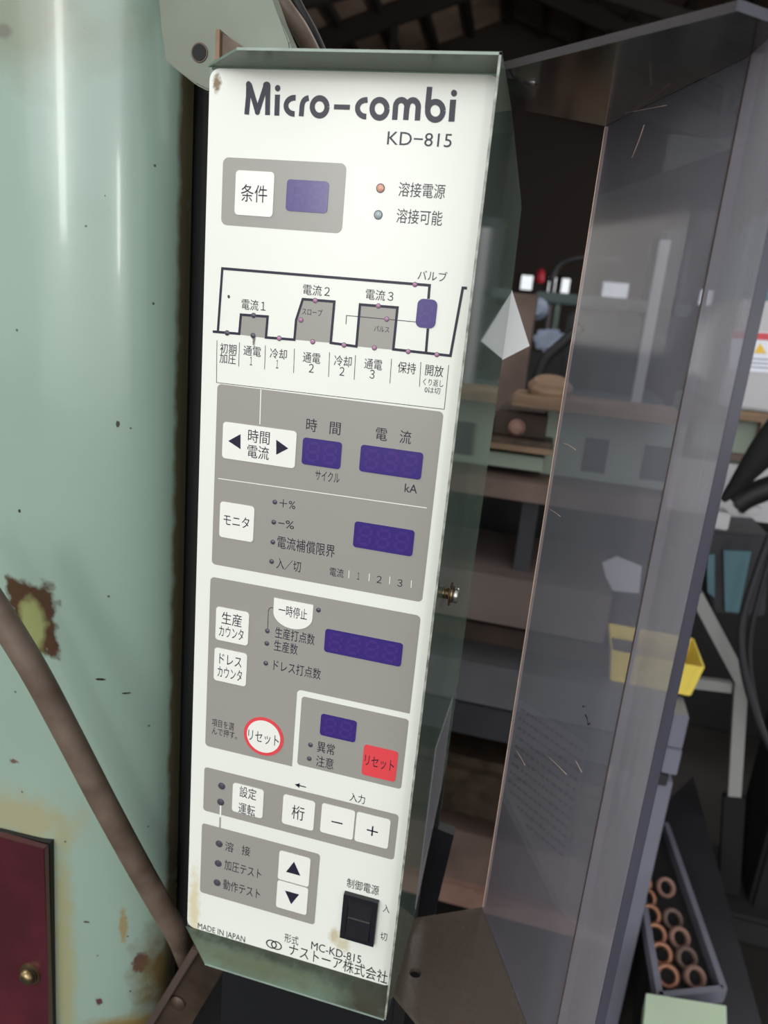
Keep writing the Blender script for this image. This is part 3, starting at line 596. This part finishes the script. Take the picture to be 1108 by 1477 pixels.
bpy.data.objects.remove(o)
prism('flange_edge', [(.2570, -.0682, zt+.0002), (.2762, -.0534, zt+.0002), (.2762, -.0534, zt+.0042), (.2570, -.0682, zt+.0042)], (.0006, -.0008, 0), 'acrylic_edge', cv)
# ---------------------------------------------------------------- machine on the left
mc = thing('spot_welder_column', 'large mint green painted machine column with rounded edge, left of the control box', 'machine')
rad = .11; ccx, ccy = -.181, .105
prof = [(-1.0, .30), (-1.0, .05)]+[(ccx+rad*math.sin(math.radians(a)), ccy-rad*.5*math.cos(math.radians(a))) for a in range(0, 91, 5)]+[(-.071, .112), (-.100, .118), (-.100, .30)]
bm = bmesh.new(); add_prism(bm, [(x, y, .02) for x, y in prof], (0, 0, 2.6))
o = bmo('column_body', bm, 'machine_green', mc, True); o.data.set_sharp_from_angle(angle=math.radians(35))
# ear plate with hole at the top, in front of the column's rounded edge
pts = [(225, -60), (233, 40), (238, 88), (262, 106), (282, 122), (300, 131), (316, 130), (330, 110), (425, 112), (418, 60), (400, 20), (372, -60), (330, -160), (225, -160)]
ear = prism_px('mounting_ear', pts, .015, .014, 'ear_green', mc, .001)
box('ear_web', -.072, -.030, .029, .105, ZB+.650, ZB+.690, 'ear_green', mc)
p = onY(288, 76, .015); lathe('bolt_hole', [(.0052, -.0004), (.0052, .0005), (.0046, .0005)], p, (0, -1, 0), 'steel_brown', ear, 24); lathe('hole_bore', [(.0043, .0002), (.0043, .0008)], p, (0, -1, 0), 'black_matt', ear, 24)
prism_px('bracket_edge', [(311, 42), (317, 42), (316, 98), (310, 100)], .004, .011, 'wood_tan', mc)
prism_px('mounting_bracket', [(317, 45), (352, 68), (350, 78), (316, 98)], .006, .009, 'steel_brown', mc)
# dark red access plate with gasket and screw
g_ = prism_px('gasket', [(-60, 1190), (-60, 1620), (82, 1620), (76, 1478), (72, 1216), (60, 1214), (0, 1199)], .046, .03, 'rubber_black', mc)
rpz = prism_px('access_plate', [(-60, 1196), (-60, 1620), (76, 1620), (70, 1478), (64, 1225), (0, 1207)], .039, .006, 'access_red', mc, .0006)
p = onY(44, 1404, .039)
lathe('washer', [(.0105, 0), (.0105, .0012), (.0075, .0014)], p, (0, -1, 0), 'brass', rpz, 28); lathe('washer', [(.0085, .0012), (.0085, .0030)], p, (0, -1, 0), 'steel_brown', rpz, 28)
lathe('screw_head', [(.0074, .003), (.0074, .0050), (.0062, .0072), (.0035, .0084), (0, .0088)], p, (-.12, -1, -.05), 'brass', rpz, 28)
q = p+Vector((-.0010, -.0086, -.0004))
for ang in (20, 110):
    d = Vector((math.cos(math.radians(ang)), 0, math.sin(math.radians(ang))))*.0036; k = Vector((-d.z, 0, d.x))*.2
    prism('cross_slot', [q-d-k, q+d-k, q+d+k, q-d+k], (0, .0012, 0), 'black_matt', rpz)
# angle iron strap with oval bolt
st = thing('angle_iron_strap', 'rusty brown steel strap running down under the box corner', 'strap')
prism_px('strap_plate', [(286, 1372), (326, 1396), (276, 1478), (226, 1560), (168, 1560), (220, 1478)], .045, .012, 'steel_brown', st, .001)
prism_px('strap_flange', [(277, 1366), (287, 1372), (221, 1478), (170, 1562), (158, 1556), (212, 1474)], .038, .018, 'rust_dark', st, .001)
p = onY(257, 1445, .045); lathe('bolt_head', [(.0075, 0), (.0072, .002), (.0045, .0038), (0, .0045)], p, (0, -1, 0), 'steel_brown', st, 24)
# hose crossing in front of the column
hp = [W(-60, 800, -.03), W(-10, 872, -.02), W(48, 965, -.012), W(100, 1062, 0), W(150, 1158, .012), W(200, 1250, .03), W(240, 1320, .045), W(258, 1352, .062), W(270, 1385, .10)]
h = tube('rubber_hose', hp, .0095, 'hose_brown', None, 20, 8); tag(h, 'thick brown hose crossing diagonally in front of mint green column', 'hose')
h = tube('rubber_hose', [W(375, -70, .12), W(404, 0, .12), W(434, 45, .13), W(462, 100, .15)], .0062, 'hose_brown'); tag(h, 'grey brown hose behind the top of the control box', 'hose')
h = tube('black_cable', [W(395, -70, .14), W(425, 0, .14), W(452, 50, .15), W(474, 100, .17)], .0042, 'rubber_black'); tag(h, 'thin black cable alongside the hose above the box', 'cable')
h = tube('thin_cable', [W(355, -70, .05), W(388, 0, .05), W(408, 60, .06), W(420, 100, .08)], .0040, 'steel_brown'); tag(h, 'dark brown cable nearest the green ear above box', 'cable')
# black stand below and behind the box
bs = thing('black_stand', 'black painted metal stand under and behind the control box', 'stand')
x1s = onY(655, 1205, .14).x; zts = onY(640, 1199, .14).z
prism_px('upright', [(560, 1180), (632, 1196), (655, 1205), (627, 1320), (600, 1477), (540, 1477)], .205, .012, 'black_paint', bs)
box('base_box', .014, .160, .035, .120, ZB-.30, ZB-.0165, 'black_paint', bs, .001)
box('gap_shade', -.0990, -.0030, .119, .124, .02, ZB+.622, 'black_matt', mc)  # added black sheet standing in for the deep shade between column and box
box('cross_plate', .010, .16, .206, .212, ZB-.30, ZB+.05, 'black_matt', bs)
box('base_arm', .05, .10, .120, .206, ZB-.20, ZB-.14, 'black_paint', bs)
box('foot_column', .03, .13, .150, .206, 0, ZB-.14, 'black_paint', bs)
p = onY(400, 1474, .050); lathe('screw_head', [(.003, 0), (.0028, .001), (0, .0018)], p, (0, -1, 0), 'steel_dark', bs, 16)
# paper sheet tucked behind the box; its reflection shows in the glossy side sheet
YP = .2045
a = onY(764, 499, YP); u = (onY(738, 417, YP)-a).normalized(); v = (onY(723, 520, YP)-a).normalized()
tag(prism('paper_sheet', [a, a+u*.066, a+u*.066+v*.05, a+v*.05], (0, .0006, 0), 'paper'), 'white paper sheet tucked tilted behind the control box', 'paper')
# ---------------------------------------------------------------- rack of steel slabs behind
YR = .9
def zpx(x, y, Y=YR): return onY(x, y, Y).z
def slab(name, x, yt, yb, xl, xr, m, label, cat, Y=YR, dep=.45, group=None, parent=None, bevel=.002):
    """bar parallel to the rack: heights read at column x, ends at xl..xr (metres)"""
    o = box(name, xl, xr, Y, Y+dep, zpx(x, yb, Y), zpx(x, yt, Y), m, parent, bevel)
    if label: tag(o, label, cat, group)
    return o
XEND = onY(955, 1050, YR).x
rk = thing('steel_rack', 'grey steel storage rack with stacked slabs behind the clear cover', 'rack')
box('post', XEND, XEND+.035, YR-.02, YR+.015, 0, zpx(968, 1120), 'steel_lilac', rk, .001); box('post', XEND, XEND+.035, YR+.42, YR+.46, 0, zpx(968, 1120), 'steel_lilac', rk, .001)
box('post', -.38, -.345, YR-.02, YR+.015, 0, 1.1, 'steel_lilac', rk, .001)
slab('shelf_board', 700, 1290, 1318, -.38, XEND, 'rust_pink', None, None, parent=rk, dep=.45)
slab('shelf_board', 740, 694, 722, -.38, onY(960, 740, YR).x, 'rust_brown', None, None, parent=rk, dep=.45)
for (xa, xb_, m_) in ((752, 776, 'steel_dark'),):
    pa = onY(xa, 740, YR+.05); pb = onY(xb_, 740, YR+.05); box('post', pa.x, pb.x, YR+.05, YR+.12, zpx(760, 842), zpx(760, 728), m_, rk)
box('back_sheet', -.38, XEND, YR+.47, YR+.48, .1, zpx(760, 700), 'far_dark', rk)
slab('steel_slab', 730, 833, 903, -.30, onY(880, 880, YR).x, 'slab_brown', 'wide brown steel slab, topmost on the middle of the rack', 'slab', dep=.30)
slab('steel_slab', 720, 905, 958, -.30, onY(930, 960, YR).x, 'rust_dark', 'dark rusty slab between brown slab and grey slab', 'slab', Y=YR+.10, dep=.30)
slab('steel_slab', 700, 959, 1018, -.34, XEND+.0, 'slab_grey', 'smooth grey slab under the yellow tub', 'slab', dep=.42)
slab('steel_slab', 700, 1020, 1066, -.34, XEND, 'steel_dark', 'greenish dark slab below the smooth grey slab', 'slab', Y=YR+.004, dep=.42)
slab('steel_slab', 700, 1106, 1192, -.30, onY(900, 1150, YR).x, 'steel_brown', 'brown round-edged steel block on the lower shelf', 'slab', Y=YR+.01, dep=.3, bevel=.02)
slab('steel_slab', 690, 1206, 1289, -.30, XEND-.02, 'rust_brown', 'rusty slab lying on the pinkish bottom shelf board', 'slab', Y=YR+.02, dep=.36)
for (a_, b_, yt, yb, m_, lb) in ((958, 985, 1018, 1066, 'steel_lilac', 'upper'), (958, 986, 1068, 1105, 'steel_lilac', 'middle'), (955, 975, 1107, 1124, 'steel_dark', 'lowest')):
    o = box('end_block', onY(a_, 1050, YR).x+.004, onY(b_, 1050, YR).x, YR-.03, YR+.05, zpx(968, yb), zpx(968, yt), m_, None, .002)
    tag(o, '%s grey square block at the right end of the rack beside the cover' % lb, 'block')
hx = prism_px('six_sided_shape', [(869, 812), (890, 803), (926, 818), (922, 856), (884, 852), (874, 832)], YR+.02, .006, 'machine_white'); tag(hx, 'pale six sided shape above the brown slab, seen through the cover', 'plate')  # flat pale outline; what it belongs to is left open
# things on the upper shelf
o = slab('timber_beam', 775, 572, 590, onY(738, 580, YR).x, onY(985, 600, YR).x, 'wood_tan', 'long tan timber beam lying level above the green cabinet', 'beam', dep=.12)
gc = thing('green_cabinet', 'pale green workbench cabinet with two dark openings, seen through the cover', 'cabinet')
xg0 = onY(786, 620, YR+.1).x; xg1 = onY(985, 650, YR+.1).x; zg1 = zpx(860, 598, YR+.1); zg0 = zpx(740, 694)+.001
box('cabinet_body', xg0, xg1, YR+.1, YR+.4, zg0, zg1, 'pale_green', gc, .003)
for xa, xb_ in ((838, 878), (925, 968)): box('dark_opening', onY(xa, 660, YR+.1).x, onY(xb_, 660, YR+.1).x, YR+.098, YR+.105, zpx(860, 684, YR+.1), zpx(860, 630, YR+.1), 'steel_dark', gc, .003)
o = slab('rusty_block', 750, 596, 630, onY(708, 620, YR).x, onY(786, 620, YR).x, 'rust_dark', 'dark rusty block standing left of the green cabinet', 'block', Y=YR+.06, dep=.2)
p = onY(746, 616, YR+.058); o = lathe('copper_collar', [(.014, 0), (.016, .01), (.010, .02), (0, .022)], p, (0, -1, 0), 'rust_pink'); tag(o, 'small pinkish copper collar lying in front of the rusty block', 'collar')
o = slab('steel_plate', 750, 634, 643, -.1, onY(797, 640, YR).x, 'steel_brown', 'thin grey brown plate on top of the rusty orange strip', 'plate', Y=YR+.02, dep=.3)
o = slab('orange_strip', 750, 643, 652, -.1, onY(797, 650, YR).x, 'wood_tan', 'thin orange brown strip under the grey plate', 'strip', Y=YR+.02, dep=.3, bevel=.001)
o = slab('green_bar', 740, 655, 676, -.1, onY(784, 665, YR).x, 'pale_green', 'pale green square bar on the brown shelf', 'bar', Y=YR+.04, dep=.06)
# brown column behind the paper and far machines
o = box('brown_post', onY(722, 450, 1.5).x, onY(771, 450, 1.5).x, 1.5, 1.58, 0, onY(750, 423, 1.5).z, 'rust_brown'); tag(o, 'brown flat steel post behind the white paper sheet', 'post')
YF = 4.0
fm = thing('milling_machine', 'grey green machine with crossbeam in the distance under the windows', 'machine')
box('crossbeam', onY(772, 430, YF).x, onY(1000, 440, YF).x, YF, YF+.3, zpx(800, 438, YF), zpx(800, 422, YF), 'far_teal', fm, .01)
box('column', onY(795, 480, YF).x, onY(803, 480, YF).x, YF, YF+.2, 0, zpx(800, 438, YF), 'mid_green', fm, .01); box('column', onY(815, 480, YF).x, onY(930, 480, YF).x, YF+.1, YF+.8, 0, zpx(860, 450, YF), 'steel_dark', fm, .02)
box('bed', onY(765, 560, YF).x, onY(960, 580, YF).x, YF-.1, YF+.8, 0, zpx(800, 560, YF), 'far_teal', fm, .02)
box('saddle', onY(766, 500, 3.9).x, onY(818, 500, 3.9).x, 3.78, YF-.1, zpx(800, 560, YF), zpx(790, 509, 3.79), 'far_dark', fm, .01)
box('motor_housing', onY(960, 300, YF).x, onY(1010, 300, YF).x, YF, YF+.6, zpx(980, 540, YF), zpx(980, 330, YF), 'steel_dark', fm, .03)
lathe('white_knob', [(.05, 0), (.06, .05), (.03, .1)], onY(776, 446, YF-.1), (0, -1, 0), 'blue_white', fm)
o = prism_px('white_sack', [(770, 478), (785, 474), (812, 476), (816, 490), (808, 506), (778, 508), (769, 496)], 3.79, .10, 'blue_white', None, .02); tag(o, 'pale bluish white sack lying on the far machine', 'sack')
o = box('light_post', onY(938, 430, 2.2).x, onY(953, 430, 2.2).x, 2.2, 2.25, 0, zpx(950, 345, 2.2), 'machine_white'); tag(o, 'slim pale upright post seen through the clear cover', 'post')
o = lathe('coil_of_rope', [(.034, 0), (.040, .008), (.040, .02), (.030, .03)], onY(792, 571, YR+.06), (0, -.3, 1), 'wood_tan'); tag(o, 'round tan coil resting behind the timber beam', 'coil')
o = tube('curved_pipe', [Vector((onY(794, 430, 6).x, 6, 0)), W(794, 430, 6), W(796, 405, 6), W(806, 384, 6), W(824, 375, 6), W(850, 372, 6), W(900, 376, 6)], .022, 'steel_dark'); tag(o, 'curved dark pipe in front of the far windows', 'pipe')
lp_ = onY(778, 408, 9); o = thing('signal_lamp', 'small red lamp on a thin dark pole between two far windows', 'lamp')
lathe('lamp_cap', [(.04, 0), (.06, .03), (.05, .12), (.02, .16)], lp_, (0, 0, 1), 'red_plastic', o); box('pole', lp_.x-.02, lp_.x+.02, 8.98, 9.02, 0, lp_.z, 'far_dark', o)
o = tube('black_hose', [W(770, 560, 1.3), W(786, 520, 1.3), W(806, 500, 1.3), W(840, 470, 1.3)], .012, 'rubber_black'); tag(o, 'black hose rising behind the timber beam', 'hose')
# yellow tub with ribs on the grey slab
tb = thing('parts_tub', 'yellow ribbed plastic parts tub on the grey slab', 'tub')
Yt = YR+.03; zb_t = zpx(700, 959)+.001; A0 = onY(879, 962, Yt); B0 = onY(1010, 980, Yt); zt_t = zb_t+.066; dt = .13
def tubwall(a, b, a2, b2, nm):
    bm = bmesh.new(); n = Vector((b.y-a.y, -(b.x-a.x), 0)).normalized()*.003; add_prism(bm, [a, b, b2, a2], n); return bmo(nm, bm, 'tub_yellow', tb)
i = .010
c_ = [Vector((A0.x+i, Yt+i, zb_t)), Vector((B0.x-i, Yt+i, zb_t)), Vector((B0.x-i, Yt+dt-i, zb_t)), Vector((A0.x+i, Yt+dt-i, zb_t))]
d_ = [Vector((A0.x, Yt, zt_t)), Vector((B0.x, Yt, zt_t)), Vector((B0.x, Yt+dt, zt_t)), Vector((A0.x, Yt+dt, zt_t))]
for k in range(4): tubwall(c_[k], c_[(k+1) % 4], d_[k], d_[(k+1) % 4], 'tub_wall')
raw('tub_bottom', [p+Vector((0, 0, .003)) for p in c_], [(0, 1, 2, 3)], 'orange_dark', tb)
for k in range(9):
    f_ = (k+.5)/9; a = c_[0].lerp(c_[1], f_); b = d_[0].lerp(d_[1], f_); kx = Vector((.0022, 0, 0)); prism('rib', [a-kx, a+kx, b+kx, b-kx], (0, -.004, 0), 'tub_yellow', tb)
# ---------------------------------------------------------------- right side: white machine, frame, hoses, tray
YM = 1.6
wm = thing('white_machine', 'white machine casing with red striped warning label at right edge', 'machine')
xw0 = onY(1050, 520, YM).x
box('casing', xw0, xw0+.7, YM, YM+.6, zpx(1085, 592, YM), zpx(1085, 432, YM), 'machine_white', wm, .006)
box('upper_casing', xw0+.03, xw0+.7, YM+.02, YM+.6, zpx(1085, 431, YM), zpx(1085, 300, YM), 'teal', wm, .006)
def onm(cs, m_, nm, par, y): return prism_px(nm, cs, y, .002, m_, par)
lb = onm([(1056, 476), (1140, 482), (1138, 540), (1052, 534)], 'label_white', 'warning_label', wm, YM-.0022)
onm([(1056, 477), (1140, 483), (1140, 493), (1055, 487)], 'label_red', 'red_stripe', lb, YM-.0035)
onm([(1097, 495), (1106, 510), (1087, 509)], 'warn_yellow', 'warning_triangle', lb, YM-.0035)
for k in range(3): onm([(1068, 515+k*6), (1120, 519+k*6), (1120, 520.5+k*6), (1068, 516.5+k*6)], 'steel_lilac', 'print_line', lb, YM-.0035)
tc_ = thing('tan_framed_cabinet', 'pale green cabinet with tan frame under the white machine', 'cabinet')
box('cabinet_panel', xw0-.04, xw0+.7, YM+.03, YM+.5, zpx(1050, 745, YM), zpx(1085, 594, YM), 'pale_green', tc_)
for (a_, b_, c2, d2) in ((-.06, .7, 604, 594), ):
    box('frame_rail', xw0+a_, xw0+b_, YM, YM+.03, zpx(1085, 608, YM), zpx(1085, 594, YM), 'wood_tan', tc_)
box('frame_post', onY(1092, 640, YM).x, onY(1099, 640, YM).x, YM, YM+.03, zpx(1050, 745, YM), zpx(1085, 608, YM), 'wood_tan', tc_)
box('frame_rail', xw0-.06, xw0+.7, YM, YM+.03, zpx(1060, 664, YM), zpx(1060, 655, YM), 'rust_brown', tc_)
box('lower_panel', xw0-.10, xw0+.7, YM-.01, YM+.02, zpx(1050, 745, YM), zpx(1050, 668, YM), 'machine_white', tc_)
ba = tube('black_gripper_arm', [W(1042, 722, 1.25), W(1062, 700, 1.25), W(1085, 672, 1.25), W(1112, 640, 1.25), W(1150, 600, 1.25)], lambda t: .007+.036*t, 'black_matt'); tag(ba, 'black tapered machine arm pointing down left at right edge', 'arm')
o = tube('black_machine_nose', [W(1060, 728, 1.3), W(1080, 715, 1.3), W(1120, 700, 1.3)], .026, 'rubber_black'); tag(o, 'black rounded casting beneath the tapered arm', 'casting')
for (nm, cs, m_, lbl) in (('crumpled_wrap', [(1062, 728), (1082, 722), (1100, 730), (1104, 744), (1080, 748), (1064, 742)], 'machine_white', 'crumpled pale wrap under the black arm'),):
    o = prism_px(nm, cs, 1.3, .06, m_, None, .01); tag(o, lbl, 'wrap')
o = prism_px('small_carton', [(1030, 738), (1055, 742), (1050, 766), (1026, 762)], 1.28, .06, 'machine_white', None, .003); tag(o, 'small pale carton just right of the cover edge', 'carton')
cr = thing('dark_crate', 'dark bin with teal front panel at right', 'bin')
prism_px('bin_body', [(1020, 766), (1112, 772), (1104, 890), (1030, 884), (1018, 830)], 1.4, .17, 'steel_dark', cr, .005); prism_px('teal_panel', [(1044, 794), (1084, 796), (1066, 884), (1046, 882)], 1.39, .009, 'teal', cr)
prism_px('teal_panel', [(1020, 800), (1031, 800), (1031, 862), (1021, 855)], 1.39, .009, 'teal', cr)
fr = thing('grey_support_frame', 'light grey steel support frame with diagonal brace at right', 'frame')
def bar(nm, a, b, wd, Y, m_, par):
    a = onY(*a, Y); b = onY(*b, Y); d = (b-a).normalized(); n = Vector((-d.z, 0, d.x))*wd/2
    return prism(nm, [a-n, b-n, b+n, a+n], (0, .02, 0), m_, par, .001)
bar('diagonal_brace', (1004, 858), (1074, 990), .030, 1.3, 'frame_grey', fr); bar('cross_rail', (985, 985), (1056, 993), .026, 1.31, 'frame_grey', fr); bar('leg', (1070, 985), (1060, 1150), .030, 1.32, 'frame_grey', fr)
bar('foot', (1060, 1150), (1052, 1290), .05, 1.34, 'black_matt', fr)
for (pts, r_, lbl) in (([(1112, 770), (1090, 830), (1070, 900), (1072, 960), (1090, 1030), (1112, 1080)], .008, 'outer looping black cable at the right edge'), ([(1118, 780), (1098, 850), (1082, 920), (1084, 985), (1100, 1050), (1120, 1100)], .006, 'inner looping black cable at the right edge')):
    o = tube('looping_cable', [W(x, y, 1.2) for x, y in pts], r_, 'steel_dark') if r_ > .007 else tube('looping_cable', [W(x, y, 1.26) for x, y in pts], r_, 'steel_dark'); tag(o, lbl, 'cable')
dm = thing('dark_machine_base', 'black machine base at the lower right edge', 'machine')
x_ = onY(1100, 1150, 1.45).x; box('base', x_, x_+.8, 1.35, 1.58, 0, .55, 'black_matt', dm, .01); box('plinth', x_-.14, x_+.8, 1.3, 1.58, 0, .08, 'far_dark', dm, .01)
xk = onY(1000, 1000, 2.4).x; o = box('dark_bench', xk-.2, xk+1.6, 2.4, 3.0, 0, .85, 'far_dark', None, .01); tag(o, 'dark workbench behind the grey support frame', 'bench')
# long tray with copper rings
ZT = .30
def gz(x, y, z=ZT): p = onZ(x, y, z); return Vector((p.x, p.y, z))
ty = thing('ring_tray', 'long narrow steel tray of copper rings on the bench below', 'tray')
q = [gz(905, 1190), gz(958, 1200), gz(1040, 1442), gz(948, 1452)]
bm = bmesh.new(); add_prism(bm, q, (0, 0, -.012)); bmo('tray_bottom', bm, 'far_dark', ty)
for a_, b_ in ((q[1], q[2]), (q[2], q[3]), (q[3], q[0])):
    d = (b_-a_).normalized(); n = Vector((-d.y, d.x, 0))*.006; prism('tray_wall', [a_-n, b_-n, b_+n, a_+n], (0, 0, .028), 'steel_lilac', ty)
bl = [gz(948, 1170, ZT-.013), gz(1000, 1120, ZT-.013), gz(1105, 1500, ZT-.013), gz(948, 1500, ZT-.013)]
bl = [Vector((max(p.x, XEND+.045), p.y, p.z)) for p in bl]
o = prism('low_bench', bl, (0, 0, -.287), 'steel_dark'); tag(o, 'low dark steel bench under the ring tray', 'bench')
def ring(x, y, tilt, m_='copper_ring'):
    c = gz(x, y, ZT+.014); R0, r0 = .0170, .0062; bm = bmesh.new(); rg = []
    ax = Vector((-.25+tilt, -.75, .75)).normalized(); s = ax.orthogonal().normalized(); u = ax.cross(s)
    for i_ in range(22):
        a = 2*math.pi*i_/22; rd = s*math.cos(a)+u*math.sin(a)
        rg.append([bm.verts.new(c+rd*(R0+r0*math.cos(b)*.8)+ax*r0*1.5*math.sin(b)) for b in [2*math.pi*k/8 for k in range(8)]])
    for i_ in range(22):
        A_, B_ = rg[i_], rg[(i_+1) % 22]
        for k in range(8): bm.faces.new((A_[k], A_[(k+1) % 8], B_[(k+1) % 8], B_[k]))
    return bmo('copper_ring', bm, m_, None, True)
names = ['nearest', 'second', 'third', 'fourth', 'fifth', 'sixth']
for k, (x, y) in enumerate(((963, 1408), (954, 1376), (946, 1348), (938, 1320), (932, 1296), (926, 1274))):
    o = ring(x, y, 0); tag(o, 'copper ring in the left row of the tray, %s from the front' % names[k], 'ring', 'copper rings in the tray')
for k, (x, y) in enumerate(((1002, 1410), (990, 1382), (980, 1353), (970, 1326), (960, 1280))):
    o = ring(x, y, .5, 'rust_brown' if k % 2 else 'rust_pink'); tag(o, 'dull ring in the right row of the tray, %s from the front' % names[k], 'ring', 'copper rings in the tray')
a, b_, c2 = gz(932, 1432, ZT+.05), gz(1048, 1450, ZT+.05), gz(926, 1500, ZT+.05)
o = prism('pale_green_block', [a, b_, b_+(c2-a), c2], (0, 0, -.0345), 'post_it_green', None, .001); tag(o, 'pale mint green block at the near end of the ring tray', 'block')
for o in (fo,): bpy.data.objects.remove(o)
